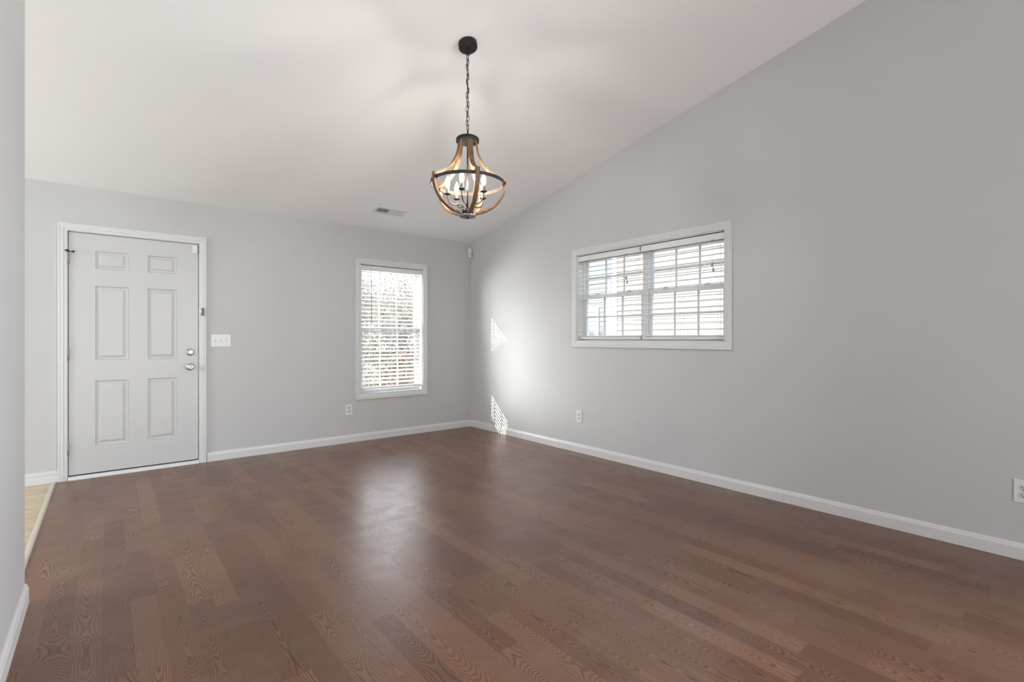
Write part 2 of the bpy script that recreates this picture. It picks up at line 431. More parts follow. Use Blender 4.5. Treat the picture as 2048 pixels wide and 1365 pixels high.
# left partition beside the viewer, ending at the entry
PX = -4.033; PXL = -4.153; PEND = -2.41
mb = MB(); mb.prism([(PEND, 0), (PEND, ceil_z(PEND)), (RIDGE, ceil_z(RIDGE)), (-9.7, ceil_z(RIDGE) + 0.2 * (-9.7 - RIDGE)), (-9.7, 0)], 'x', PXL, PX)
struct(mb.build('wall_left', M['wall']), 'pale grey wall end at the left edge of the photo', 'wall')

# hall to the left of the partition (out of sight) and the wall behind the viewer
mb = MB(); wall_grid(mb, -4.2, 0.0, 0.0, 2.44, [(-1.9, -0.7, 1.0, 2.25)], 0.0, WT)
mb.prism([(-4.2, 2.44), (0, 2.44), (-4.2, ceil_z(-4.2))], 'y', 0.0, WT)
o = mb.build('wall_hall', M['wall']); o.rotation_euler = (0, 0, pi / 2); o.location = (-7.3, 0, 0)
struct(o)
mb = MB(); mb.box(-7.3, PXL, -4.34, -4.2, 0, ceil_z(-4.2)); struct(mb.build('wall_hall_back', M['wall']))
mb = MB(); wall_grid(mb, PXL, 0.0, 0.0, 2.72, [(-3.95, -1.45, 0.25, 1.85)], -9.84, -9.7); struct(mb.build('wall_back', M['wall']))

mb = MB()
T = 0.14
p = [(0.35, ceil_z(0.35)), (RIDGE, ceil_z(RIDGE)), (-9.9, ceil_z(RIDGE) + 0.2 * (-9.9 - RIDGE))]
poly = p + [(a, b + T) for a, b in reversed(p)]
mb.prism(poly, 'x', -7.5, 0.35)
struct(mb.build('ceiling', M['ceil']), 'smooth white sloped ceiling rising away from the front wall', 'ceiling')

mb = MB(); mb.box(-4.088, 0.0, -9.7, 0.0, -0.08, 0.0)
struct(mb.build('floor', M['laminate']), 'reddish brown oak laminate floor with scuffed finish', 'floor')
mb = MB(); mb.box(-7.3, -4.088, -4.2, 0.0, -0.08, 0.001)
struct(mb.build('floor_entry', M['tile']), 'beige tile floor at the entry, left edge', 'floor')

# pale strip where laminate meets tile
mb = MB(); mb.prism([(-4.103, 0.0), (-4.1, 0.006), (-4.094, 0.010), (-4.082, 0.010), (-4.076, 0.006), (-4.073, 0.0)], 'y', -2.394, -0.02)
o = mb.build('trim_1', M['strip'], loc=(-4.088, -1.2, 0)); struct(o, 'cream strip between the beige tile and the brown floor', 'floor strip')

# baseboards: (out from wall, height)
BB = [(0, 0), (0.014, 0.0), (0.014, 0.062), (0.011, 0.070), (0.009, 0.078), (0.005, 0.085), (0, 0.086)]
def base_front(x0, x1, name, prof=BB):
    mb = MB(); mb.prism([(-a, b) for a, b in prof], 'x', x0, x1); return struct(mb.build(name, M['trim']))
o = base_front(-3.019, 0.0, 'baseboard_front'); o['label'] = 'white baseboard under the front window'; o['category'] = 'baseboard'
# older two-piece board beside the tile
o = base_front(-7.3, -4.062, 'baseboard_hall', [(0, 0), (0.015, 0), (0.015, 0.062), (0.010, 0.064), (0.010, 0.0665), (0.014, 0.068), (0.013, 0.088), (0.006, 0.094), (0, 0.094)])
o['label'] = 'white two-piece baseboard beside the beige tile'; o['category'] = 'baseboard'
mb = MB(); mb.prism([(-a, b) for a, b in BB], 'y', -3.951, -0.0145)
mb.prism([(-a * 1.0, b) for a, b in BB], 'y', -9.7, -3.953)
mb.box(-0.012, 0.0, -3.953, -3.951, 0.0, 0.08)
struct(mb.build('baseboard_right', M['trim']), 'long white baseboard along the right wall', 'baseboard')
mb = MB()
mb.prism([(PX + a, b) for a, b in BB], 'y', -9.7, PEND)
mb.prism([(PEND + a, b) for a, b in BB], 'x', PXL - 0.0, PX + 0.0)
mb.prism([(PXL - a, b) for a, b in BB], 'y', -4.2, PEND)
# rounded outside corner
def corner(cx, cy, a0, a1):
    n = 6
    for (r0, z0), (r1, z1) in zip(BB[1:-1], BB[2:]):
        vs = []
        for q in range(n + 1):
            t = a0 + (a1 - a0) * q / n
            vs += [(cx + r0 * cos(t), cy + r0 * sin(t), z0), (cx + r1 * cos(t), cy + r1 * sin(t), z1)]
        mb.add(vs, [[2 * q, 2 * q + 2, 2 * q + 3, 2 * q + 1] for q in range(n)], True)
corner(PX, PEND, 0, pi / 2); corner(PXL, PEND, pi / 2, pi)
struct(mb.build('baseboard_left', M['trim']), 'white baseboard of the near left wall, lower left corner', 'baseboard')

# ================================================================== casing
CAS = [(0.0, 0.0), (0.0, 0.010), (0.003, 0.012), (0.018, 0.0135), (0.024, 0.017), (0.034, 0.018), (0.040, 0.0165), (0.046, 0.019), (0.053, 0.020), (0.058, 0.018), (0.058, 0.0)]
def frame_sweep(mb, u0, u1, v0, v1, prof, three=False, scale=1.0):
    rings = []
    for o_, h in prof:
        o_ *= scale
        if three: rings.append([(u0 - o_, -h, v0), (u0 - o_, -h, v1 + o_), (u1 + o_, -h, v1 + o_), (u1 + o_, -h, v0)])
        else: rings.append([(u0 - o_, -h, v0 - o_), (u0 - o_, -h, v1 + o_), (u1 + o_, -h, v1 + o_), (u1 + o_, -h, v0 - o_)])
    vs = [p for r in rings for p in r]; fs = []
    n = len(rings)
    for i in range(n):
        j = (i + 1) % n
        for q in range(3 if three else 4):
            a, b = q, (q + 1) % 4
            fs.append([4 * i + a, 4 * i + b, 4 * j + b, 4 * j + a])
    if three:
        fs.append([4 * i for i in range(n)]); fs.append([4 * i + 3 for i in range(n)])
    return mb.add(vs, fs)

# ================================================================== entry door
door = struct(empty('door_1', (-3.54, 0, 0)), 'white six-panel entry door with silver knob, in white casing', 'door')
DL = (-3.54, 0, 0)
def dpart(mb, name, m, parent=None, label=None):
    o = mb.build(name, m)
    o.data.transform(Matrix.Translation(-Vector(DL))); o.parent = parent or door
    if label: o['label'] = label
    return o
mb = MB(); frame_sweep(mb, -4.006, -3.082, 0.0, 2.062, CAS, three=True, scale=0.98); dpart(mb, 'casing', M['trim'])
mb = MB()
for a, b in ((-4.018, -4.002), (-3.085, -3.069)): mb.box(a, b, 0.0, 0.13, 0, 2.066)
mb.box(-4.002, -3.085, 0.0, 0.13, 2.055, 2.066)
dpart(mb, 'jamb', M['trim'])
mb = MB()
mb.box(-4.002, -3.990, 0.012, 0.05, 0.03, 2.055); mb.box(-3.097, -3.085, 0.012, 0.05, 0.03, 2.055); mb.box(-4.002, -3.085, 0.012, 0.05, 2.040, 2.055)
mb.box(-3.99, -3.097, 0.02, 0.05, 0.026, 0.045)
dpart(mb, 'weatherstrip', M['seal'], label='dark weatherstrip in the gap around the door')
# slab
SX0, SX1, SZ0, SZ1 = -3.9975, -3.0895, 0.038, 2.050
cols = [(-3.834, -3.607), (-3.477, -3.255)]; rows = [(0.262, 0.815), (0.984, 1.618), (1.756, 1.914)]
mb = MB(); F = 0.003
xs = sorted({SX0, SX1, *[c for p_ in cols for c in p_]}); zs = sorted({SZ0, SZ1, *[c for p_ in rows for c in p_]})
for a in range(len(xs) - 1):
    for b in range(len(zs) - 1):
        x0, x1, z0, z1 = xs[a], xs[a + 1], zs[b], zs[b + 1]
        if (x0, x1) in cols and (z0, z1) in rows:
            prof = [(0.0, 0.0), (0.003, -0.0015), (0.006, -0.0005), (0.011, 0.0085), (0.021, 0.0085), (0.040, 0.0015), (0.046, 0.0010)]
            ring = [[(x0 + d, F + h, z0 + d), (x1 - d, F + h, z0 + d), (x1 - d, F + h, z1 - d), (x0 + d, F + h, z1 - d)] for d, h in prof]
            vs = [q for r_ in ring for q in r_]; fs = []
            for i in range(len(ring) - 1):
                for q in range(4): fs.append([4 * i + q, 4 * i + (q + 1) % 4, 4 * i + 4 + (q + 1) % 4, 4 * i + 4 + q])
            fs.append([4 * (len(ring) - 1) + q for q in range(4)]); mb.add(vs, fs)
        else:
            mb.add([(x0, F, z0), (x1, F, z0), (x1, F, z1), (x0, F, z1)], [(0, 1, 2, 3)])
BK = 0.046
q = [(SX0, SZ0), (SX1, SZ0), (SX1, SZ1), (SX0, SZ1)]
for i in range(4):
    p_, r_ = q[i], q[(i + 1) % 4]
    mb.add([(p_[0], F, p_[1]), (r_[0], F, r_[1]), (r_[0], BK, r_[1]), (p_[0], BK, p_[1])], [(0, 1, 2, 3)])
mb.add([(a, BK, b) for a, b in q], [(3, 2, 1, 0)])
slab = dpart(mb, 'door_slab', M['door'])
# threshold
mb = MB(); mb.prism([(-0.022, 0.0), (-0.020, 0.008), (-0.002, 0.026), (0.13, 0.032), (0.13, 0.0)], 'x', -4.0018, -3.0852); dpart(mb, 'threshold', M['trim'])
# knob, deadbolt
def knobset(z):
    mb = MB(); mb.lathe([(0.033, 0), (0.034, 0.003), (0.031, 0.008), (0.017, 0.011), (0.014, 0.016)], (-3.153, F, z), (0, -1, 0)); rose = dpart(mb, 'rose', M['chrome'], label='round nickel rose behind the knob')
    mb = MB(); mb.lathe([(0.013, 0.010), (0.012, 0.028), (0.018, 0.034), (0.026, 0.042), (0.0275, 0.052), (0.025, 0.062), (0.018, 0.066), (0.012, 0.0665), (0.011, 0.064), (0.005, 0.064), (0.004, 0.067)], (-3.153, F, z), (0, -1, 0)); kb = dpart(mb, 'knob', M['chrome'], label='round nickel door knob')
    return kb
knobset(0.906)
mb = MB(); mb.lathe([(0.032, 0), (0.033, 0.004), (0.029, 0.010), (0.022, 0.013)], (-3.153, F, 1.041), (0, -1, 0)); db_ = dpart(mb, 'deadbolt', M['chrome'], label='nickel deadbolt above the knob')
mb = MB(); mb.box(-3.173, -3.133, F - 0.030, F - 0.012, 1.034, 1.046, 0.004); o = dpart(mb, 'thumb_turn', M['chrome'], db_)
mb = MB(); mb.box(-3.0905, -3.083, -0.003, 0.02, 0.875, 0.937, 0.001); dpart(mb, 'strike_plate', M['hinge'], label='nickel strike plate at the knob edge')
# hinges
for z in (1.836, 1.04, 0.259):
    mb = MB(); mb.tube([(-4.0005, -0.006, z - 0.05 + 0.0), (-4.0005, -0.006, z + 0.05)], 0.0075, 12)
    for k in (-0.051, 0.051): mb.lathe([(0.004, -0.003), (0.0078, 0), (0.004, 0.003)], (-4.0005, -0.006, z + k), k=12)
    for k in (-0.03, -0.01, 0.01, 0.03): mb.lathe([(0.0080, -0.0008), (0.0080, 0.0008)], (-4.0005, -0.006, z + k), k=12)
    h_ = dpart(mb, 'hinge', M['hinge'])
    if z > 1.8:
        mb = MB(); mb.lathe([(0.010, 0.050), (0.010, 0.056), (0.006, 0.060), (0.006, 0.066)], (-4.0005, -0.006, z), k=14)
        mb.tube([(-4.0005, -0.008, z + 0.053), (-3.968, -0.030, z + 0.050)], 0.003, 8)
        mb.lathe([(0.003, -0.007), (0.008, -0.005), (0.008, 0.004), (0.003, 0.006)], (-3.966, -0.031, z + 0.050), (0.8, -0.6, 0), 14)
        mb.tube([(-4.002, -0.008, z + 0.053), (-4.012, -0.022, z + 0.057)], 0.003, 8)
        mb.lathe([(0.003, -0.005), (0.007, -0.003), (0.007, 0.003), (0.003, 0.004)], (-4.012, -0.023, z + 0.057), (-0.5, -0.8, 0), 14)
        o = dpart(mb, 'door_stop', M['rubber'], h_, 'small black hinge-pin door stop on the top hinge')

# ================================================================== windows
def sash(mb, u0, u1, v0, v1, n0, n1, sw=0.034, top=None, bot=None):
    top = top or sw; bot = bot or sw
    mb.box(u0, u0 + sw, n0, n1, v0, v1, 0.002); mb.box(u1 - sw, u1, n0, n1, v0, v1, 0.002)
    mb.box(u0 + sw, u1 - sw, n0, n1, v1 - top, v1, 0.002); mb.box(u0 + sw, u1 - sw, n0, n1, v0, v0 + bot, 0.002)
    return (u0 + sw, u1 - sw, v0 + bot, v1 - top)
def grid(mb, g, n):
    u0, u1, v0, v1 = g; b = 0.009
    for k in (1, 2):
        c = u0 + (u1 - u0) * k / 3; mb.box(c - b, c + b, n - 0.004, n + 0.004, v0, v1)
    c = (v0 + v1) / 2; mb.box(u0, u1, n - 0.0035, n + 0.0035, c - b, c + b)
def unit(root, u0, u1, v0, v1, n0=0.080):
    fw = 0.026
    mb = MB()
    mb.box(u0, u0 + fw, n0, WT + 0.01, v0, v1); mb.box(u1 - fw, u1, n0, WT + 0.01, v0, v1)
    mb.box(u0 + fw, u1 - fw, n0, WT + 0.01, v1 - fw, v1); mb.box(u0 + fw, u1 - fw, n0, WT + 0.01, v0, v0 + fw)
    fr = mb.build('window_frame', M['vinyl'], root)
    m_ = (v0 + v1) / 2 + 0.012
    for nm, a, b, q0, q1, tp, bt in (('upper_sash', m_ - 0.018, v1 - fw, n0 + 0.030, n0 + 0.050, 0.034, 0.034), ('lower_sash', v0 + fw, m_ + 0.018, n0 + 0.006, n0 + 0.027, 0.036, 0.034)):
        mb = MB(); g_ = sash(mb, u0 + fw, u1 - fw, a, b, q0, q1, 0.034, tp, bt)
        s_ = mb.build(nm, M['vinyl'], root)
        c = (q0 + q1) / 2
        mb = MB(); grid(mb, g_, c + 0.006); mb.build('muntin_grid', M['vinyl'], s_)
        mb = MB(); mb.box(g_[0] - 0.004, g_[1] + 0.004, c - 0.001, c + 0.001, g_[2] - 0.004, g_[3] + 0.004); mb.build('glass_pane', M['glass'], s_)
        if nm == 'lower_sash':
            for t in (0.25, 0.75):
                cu = u0 + (u1 - u0) * t
                mb = MB(); mb.box(cu - 0.028, cu + 0.028, q0 - 0.004, q1 + 0.01, b, b + 0.012, 0.003); mb.box(cu - 0.008, cu + 0.020, q0 - 0.010, q0 + 0.012, b + 0.011, b + 0.018, 0.002); mb.build('sash_lock', M['vinyl'], s_)
def window(name, op, rz, n_units, label):
    root = struct(empty(name, (0, 0, 0), rz), label, 'window')
    u0, u1, v0, v1 = op
    mb = MB(); frame_sweep(mb, u0 - 0.001, u1 + 0.001, v0 - 0.001, v1 + 0.001, CAS); mb.build('casing', M['trim'], root)
    mb = MB(); t = 0.008
    mb.box(u0, u0 + t, 0.0, 0.082, v0, v1); mb.box(u1 - t, u1, 0.0, 0.082, v0, v1); mb.box(u0, u1, 0.0, 0.082, v1 - t, v1)
    mb.build('jamb_lining', M['trim'], root)
    mb = MB(); mb.box(u0 + t, u1 - t, -0.002, 0.082, v0, v0 + t); mb.build('sill', M['trim'], root)
    wdt = (u1 - u0) / n_units
    for k in range(n_units): unit(root, u0 + k * wdt, u0 + (k + 1) * wdt, v0, v1)
    return root
window('window_1', WA, 0, 1, 'tall white double-hung window beside the room corner')
window('window_2', WB, R_B, 2, 'wide white twin window high on the right wall')

# ------------------------------------------------------------------ blinds
def blind(u0, u1, v1, bottom, tilt, rz, cords, tassel_u, tassel_v, wand, label, spread=0.0462, sag=0.0, stack=0, tape=()):
    c = Vector(((u0 + u1) / 2, 0.045, v1)); Rm = Matrix.Rotation(rz, 3, 'Z')
    root = empty('window_blind', Rm @ c, rz)
    def bp(mb, name, m, parent=None, label=None):
        o = mb.build(name, m); o.data.transform(Matrix.Translation(-c)); o.parent = parent or root
        if label: o['label'] = label
        return o
    mb = MB(); mb.box(u0, u1, 0.018, 0.072, v1 - 0.042, v1 - 0.004, 0.002); bp(mb, 'headrail', M['slat'])
    mb = MB(); mb.box(u0 - 0.003, u1 + 0.003, 0.006, 0.015, v1 - 0.058, v1 - 0.006, 0.002); bp(mb, 'valance', M['slat'])
    mb = MB(); sl = []
    z = v1 - 0.074
    hw = 0.0245
    zs_ = []
    while z > bottom + 0.030 + stack * 0.0045: zs_.append(z); z -= spread
    def slat(zc, t):
        n = 5; top = []; bot = []
        for k in range(n):
            s_ = (k / (n - 1) - 0.5) * 2
            y = 0.045 + s_ * hw * cos(t); zz = zc + s_ * hw * sin(t) + 0.0016 * (1 - s_ * s_)
            top.append((y, zz + 0.0014)); bot.append((y, zz - 0.0014))
        mb.prism(top + bot[::-1], 'x', u0 + 0.003, u1 - 0.003)
    for zc in zs_: slat(zc, radians(tilt))
    for k in range(stack): slat(bottom + 0.024 + 0.0045 * k, radians(3))
    bp(mb, 'slats', M['slat'])
    mb = MB()
    if sag:
        mb.prism([(u0 + 0.003, bottom - sag), (u1 - 0.003, bottom), (u1 - 0.003, bottom + 0.018), (u0 + 0.003, bottom + 0.018 - sag)], 'y', 0.020, 0.070)
    else: mb.box(u0 + 0.003, u1 - 0.003, 0.020, 0.070, bottom, bottom + 0.018, 0.003)
    bp(mb, 'bottom_rail', M['slat'])
    for f in cords:
        cu = u0 + (u1 - u0) * f
        mb = MB()
        for n_ in (0.0185, 0.0715): mb.tube([(cu, n_, v1 - 0.05), (cu, n_, bottom)], 0.0009, 5)
        mb.tube([(cu + 0.008, 0.045, v1 - 0.05), (cu + 0.008, 0.045, bottom)], 0.0008, 5)
        for zc in zs_: mb.tube([(cu, 0.0185, zc - hw * sin(radians(tilt)) - 0.002), (cu, 0.0715, zc + hw * sin(radians(tilt)) - 0.002)], 0.0006, 4)
        bp(mb, 'ladder_cord', M['cord'])
    for f in tape:
        cu = u0 + (u1 - u0) * f
        mb = MB(); mb.box(cu - 0.009, cu + 0.009, 0.0175, 0.0182, bottom, v1 - 0.055); bp(mb, 'ladder_tape', M['cord'])
    if tassel_u:
        for k, (du, dv) in enumerate(((0.0, 0.0), (0.010, -0.040))):
            mb = MB(); mb.tube([(tassel_u, 0.004, v1 - 0.056), (tassel_u + du * 0.5, 0.002, (v1 + tassel_v + dv) / 2), (tassel_u + du, 0.001, tassel_v + dv + 0.02)], 0.0008, 5); cd_ = bp(mb, 'lift_cord', M['cord'])
            mb = MB(); mb.lathe([(0.002, 0.020), (0.005, 0.014), (0.0085, -0.008), (0.008, -0.014), (0.003, -0.016)], (tassel_u + du, 0.001, tassel_v + dv), k=14); bp(mb, 'tassel', M['tassel'], cd_, 'small grey cord tassel')
        mb = MB(); mb.box(tassel_u - 0.012, tassel_u + 0.016, 0.000, 0.012, v1 - 0.064, v1 - 0.054, 0.002); bp(mb, 'cord_lock', M['tassel'])
    if wand:
        wu, wz = wand
        mb = MB(); mb.tube([(wu, 0.003, v1 - 0.055), (wu, 0.0, v1 - 0.075), (wu + 0.004, -0.001, wz)], 0.0036, 8); bp(mb, 'tilt_wand', M['wand'], None, 'thin dark tilt wand')
    tag(root, label, 'window blind', 'white slatted blinds in the windows')
    return root
blind(WA[0] + 0.011, WA[1] - 0.011, WA[3] - 0.010, 0.588, 19, 0, (0.14, 0.5, 0.86), None, None, (-1.387, 1.335),
      'white blind in the tall narrow window left of the room corner', sag=0.006)
blind(WB[0] + 0.012, 2.703, WB[3] - 0.010, 1.163, 1, R_B, (0.07, 0.5, 0.93), 2.560, 1.735, None,
      'left blind of the wide window, nearer the room corner', stack=3)
blind(2.722, WB[1] - 0.012, WB[3] - 0.010, 1.163, 1, R_B, (0.07, 0.5, 0.93), 3.408, 1.760, None,
      'right blind of the wide window, farther from the room corner', stack=3)

# ================================================================== small wall devices
def plate(mb, w_, h_, d=0.006):
    mb.box(-w_ / 2, w_ / 2, -d, 0, -h_ / 2, h_ / 2, 0.0025)
def make_outlet():
    root = empty('wall_outlet')
    mb = MB(); plate(mb, 0.076, 0.122); mb.build('cover_plate', M['plate'], root)
    for s_ in (-1, 1):
        zc = 0.0195 * s_
        mb = MB()
        pts = []
        for k in range(28):
            a = 2 * pi * k / 28
            pts.append((max(-0.0165, min(0.0165, 0.0178 * cos(a))), zc + max(-0.0135, min(0.0135, 0.0178 * sin(a)))))
        mb.prism(pts, 'y', -0.0085, -0.003); rc = mb.build('receptacle', M['recept'], root)
        mb = MB()
        mb.box(-0.0075, -0.0052, -0.0089, -0.006, zc - 0.0005, zc + 0.0085); mb.box(0.0052, 0.0075, -0.0089, -0.006, zc + 0.0005, zc + 0.0075)
        mb.lathe([(0.0028, 0.006), (0.0028, 0.0089)], (0, 0, zc - 0.0075), (0, -1, 0), 12)
        mb.build('slots', M['dark'], rc)
    mb = MB(); mb.lathe([(0.0032, 0.005), (0.0032, 0.0068), (0.002, 0.0074)], (0, 0, 0), (0, -1, 0), 12); mb.build('screw', M['recept'], root)
    return root
def copy_tree(o, parent=None):
    c = o.copy(); COL.objects.link(c)
    if parent: c.parent = parent; c.matrix_parent_inverse = o.matrix_parent_inverse.copy()
    for ch in list(o.children): copy_tree(ch, c)
    return c
out = make_outlet()
spots = [((-1.651, -0.0, 0.370), 0, 'white outlet low on the front wall, below left of the tall window'),
         ((0.0, -1.967, 0.369), R_B, 'white outlet low on the right wall, below the wide window'),
         ((0.0, -5.150, 0.361), R_B, 'white outlet cut by the right edge of the photo')]
for k, (loc, rz, lab) in enumerate(spots):
    o = out if k == 0 else copy_tree(out)
    o.location = loc; o.rotation_euler = (0, 0, rz); tag(o, lab, 'outlet', 'white wall outlets')

sw = tag(empty('light_switch', (-2.904, 0, 1.148)), 'white triple light switch plate on the front wall right of the door', 'light switch')
mb = MB(); plate(mb, 0.170, 0.118); mb.build('cover_plate', M['plate'], sw)
for k, up in ((-1, 1), (0, 1), (1, -1)):
    cx = k * 0.046
    mb = MB(); mb.box(cx - 0.0055, cx + 0.0055, -0.0065, -0.004, -0.0125, 0.0125); sl_ = mb.build('switch_slot', M['recept'], sw)
    mb = MB(); mb.prism([(-0.004, -0.006), (-0.004, 0.006), (-0.016, 0.010 * up + 0.003), (-0.016, 0.010 * up - 0.003)], 'x', cx - 0.004, cx + 0.004); mb.build('toggle', M['plate'], sl_)
    for z in (-0.030, 0.030):
        mb = MB(); mb.lathe([(0.003, 0.005), (0.003, 0.0066), (0.0015, 0.0072)], (cx, 0, z), (0, -1, 0), 10); mb.build('screw', M['recept'], sw)

mb = MB(); mb.box(-3.139, -3.099, -0.017, F, 1.964, 2.040, 0.004)
tag(mb.build('door_sensor', M['plate'], loc=(-3.119, 0, 1.964)), 'small white door alarm sensor on the top right of the door', 'alarm sensor')

lt = tag(empty('security_latch', (-3.061, -0.02, 1.42)), 'small white latch with a black slot on the door casing', 'door latch')
def lpart(mb, name, m):
    o = mb.build(name, m); o.data.transform(Matrix.Translation(-lt.location)); o.parent = lt; return o
mb = MB(); mb.box(-3.086, -3.068, -0.020, -0.010, 1.390, 1.450, 0.002); lpart(mb, 'catch', M['plate'])
mb = MB(); mb.box(-3.066, -3.032, -0.024, -0.0165, 1.384, 1.456, 0.002); lpart(mb, 'bracket', M['hinge'])
mb = MB(); mb.box(-3.058, -3.049, -0.027, -0.022, 1.385, 1.455, 0.001); lpart(mb, 'slot_bar', M['rubber'])
mb = MB(); mb.tube([(-3.067, -0.022, 1.384), (-3.067, -0.022, 1.456)], 0.004, 10); lpart(mb, 'pin', M['chrome'])

# motion sensor in the room corner
ms = tag(empty('motion_sensor', (-0.02, -0.02, 2.235)), 'small white motion sensor high in the corner of the room', 'motion sensor')
mb = MB()
prof = [(-0.038, -0.004), (-0.004, -0.038), (-0.020, -0.052), (-0.034, -0.055), (-0.050, -0.045), (-0.055, -0.032), (-0.052, -0.018)]
n = len(prof)
mb.prism(prof, 'z', 2.240, 2.352)
o = mb.build('housing', M['plate']); o.data.transform(Matrix.Translation(-ms.location)); o.parent = ms
mb = MB(); mb.tube([(-0.0445, -0.0515, 2.262), (-0.0445, -0.0515, 2.305)], 0.009, 12); o = mb.build('lens', M['recept']); o.data.transform(Matrix.Translation(-ms.location)); o.parent = ms
mb = MB(); mb.prism([(0.0, 0.0), (-0.034, 0.0), (0.0, -0.034)], 'z', 2.25, 2.342); o = mb.build('corner_bracket', M['plate']); o.data.transform(Matrix.Translation(-ms.location)); o.parent = ms

# ------------------------------------------------------------------ ceiling vent (local: x along X, y down the slope, z out of the ceiling)
vc = Vector((-1.396, -0.500, ceil_z(-0.500)))
vent = empty('ceiling_vent', vc); vent.rotation_euler = (math.atan(-0.2), 0, 0)
vw, vh = 0.352, 0.152
mb = MB()
iw, ih = 0.288, 0.092
for a, b, c, d in ((-vw / 2, -iw / 2, -vh / 2, vh / 2), (iw / 2, vw / 2, -vh / 2, vh / 2), (-iw / 2, iw / 2, -vh / 2, -ih / 2), (-iw / 2, iw / 2, ih / 2, vh / 2), (-0.010, 0.010, -ih / 2, ih / 2)):
    mb.box(a, b, c, d, -0.007, 0.001)
mb.build('vent_frame', M['vent'], vent)
mb = MB(); mb.box(-iw / 2, iw / 2, -ih / 2, ih / 2, -0.0012, 0.0005); mb.build('duct_opening', M['vent_dark'], vent, label='dark opening behind the louvers')
for side in (-1, 1):
    mb = MB()
    n = 13
    for k in range(n):
        cx = side * (0.010 + (iw / 2 - 0.010) * (k + 0.5) / n)
        t = -0.9 if side < 0 else 0.9
        dx = 0.0045
        mb.prism([(cx - dx - 0.0007, -0.0068 if side < 0 else -0.0014), (cx - dx + 0.0007, -0.0068 if side < 0 else -0.0014), (cx + dx + 0.0007, -0.0014 if side < 0 else -0.0068), (cx + dx - 0.0007, -0.0014 if side < 0 else -0.0068)], 'y', -ih / 2, ih / 2)
    mb.build('louvers', M['vent'], vent)
for s_ in (-1, 1):
    mb = MB(); mb.lathe([(0.0035, 0.006), (0.0035, 0.0078), (0.002, 0.0085)], (s_ * 0.158, 0, 0), (0, 0, -1), 12); mb.build('screw', M['vent'], vent)
tag(vent, 'white rectangular air vent on the ceiling above the tall window', 'air vent')

# ================================================================== chandelier
AX = Vector((-2.005, -2.891, 0)); CZ = ceil_z(AX.y)
RT = Vector((cos(radians(YAW)), -sin(radians(YAW)), 0)); TCm = Vector((-sin(radians(YAW)), -cos(radians(YAW)), 0))
def rad(phi): return RT * cos(radians(phi)) + TCm * sin(radians(phi))
ch = empty('chandelier', (AX.x, AX.y, CZ))
tag(ch, 'bell-shaped wood-rib chandelier with lit candle bulbs hanging on a black chain', 'chandelier')
def cp(mb, name, m, parent=None, label=None):
    o = mb.build(name, m); o.data.transform(Matrix.Translation(-Vector((AX.x, AX.y, CZ)))); o.parent = parent or ch
    if label: o['label'] = label
    return o
nrmC = Vector((0, -0.2, -1)).normalized()
base = AX + Vector((0, 0, CZ))
mb = MB(); mb.lathe([(0.0575, 0.0), (0.0585, 0.002), (0.0585, 0.030), (0.0565, 0.0335), (0.010, 0.0345)], base, nrmC, 40)
cp(mb, 'ceiling_canopy', M['black'])
c0 = base + nrmC * 0.034
mb = MB(); mb.lathe([(0.009, 0.0), (0.007, 0.012), (0.004, 0.016)], c0, (0, 0, -1), 16)
ring = []
for k in range(16):
    a = 2 * pi * k / 16; ring.append(c0 + Vector((0, 0, -0.030)) + RT * (0.0135 * cos(a)) + Vector((0, 0, 0.0165 * sin(a))))
mb.tube(ring, 0.0022, 6, closed=True); cp(mb, 'canopy_loop', M['black'])
ztop = c0.z - 0.045; zbot = 2.446
# cable and chain
random.seed(5)
mb = MB(); pts = []
N = 26
for k in range(N + 1):
    z = c0.z - 0.012 + (zbot - 0.006 - (c0.z - 0.012)) * k / N
    a = 0.0052 * sin(k * 1.15) * (1 if 0 < k < N else 0); b = 0.003 * cos(k * 0.9)
    pts.append(AX + Vector((0, 0, z)) + RT * a + TCm * b)
mb.tube(pts, 0.0024, 6); cable = cp(mb, 'power_cable', M['black'])
nl = 17; pitch = (ztop - zbot) / nl
for k in range(nl):
    zc = ztop - pitch * (k + 0.5)
    ang = (35 if k % 2 else 125) + random.uniform(-25, 25)
    d = rad(ang); off = RT * (0.0035 * sin(k * 2.1))
    hl = pitch * 0.5 + 0.0035; hw_ = 0.0072
    pts = []
    for q in range(20):
        a = 2 * pi * q / 20
        x = hw_ * cos(a); y = (hl - hw_) * (1 if sin(a) > 0 else -1) * (1 if abs(sin(a)) > 1e-6 else 0) + hw_ * sin(a)
        pts.append(AX + Vector((0, 0, zc + y)) + d * x + off)
    mb = MB(); mb.tube(pts, 0.0019, 6, closed=True); cp(mb, 'chain_link', M['black'], cable)
# top cap
mb = MB(); mb.lathe([(0.006, 0.046), (0.008, 0.040), (0.012, 0.034), (0.040, 0.032), (0.062, 0.029), (0.0705, 0.022), (0.0715, 0.018), (0.0715, 0.0), (0.0680, 0.0), (0.0680, 0.016), (0.010, 0.018)], AX + Vector((0, 0, 2.399)), (0, 0, 1), 40); cp(mb, 'top_cap', M['black'])
mb = MB()
ring = []
for k in range(14):
    a = 2 * pi * k / 14; ring.append(AX + Vector((0, 0, 2.449)) + rad(60) * (0.009 * cos(a)) + Vector((0, 0, 0.011 * sin(a))))
mb.tube(ring, 0.002, 6, closed=True); cp(mb, 'top_loop', M['black'])
mb = MB(); mb.tube([AX + Vector((0, 0, 2.41)), AX + Vector((0, 0, 1.96))], 0.0052, 12); cp(mb, 'centre_rod', M['bronze'])

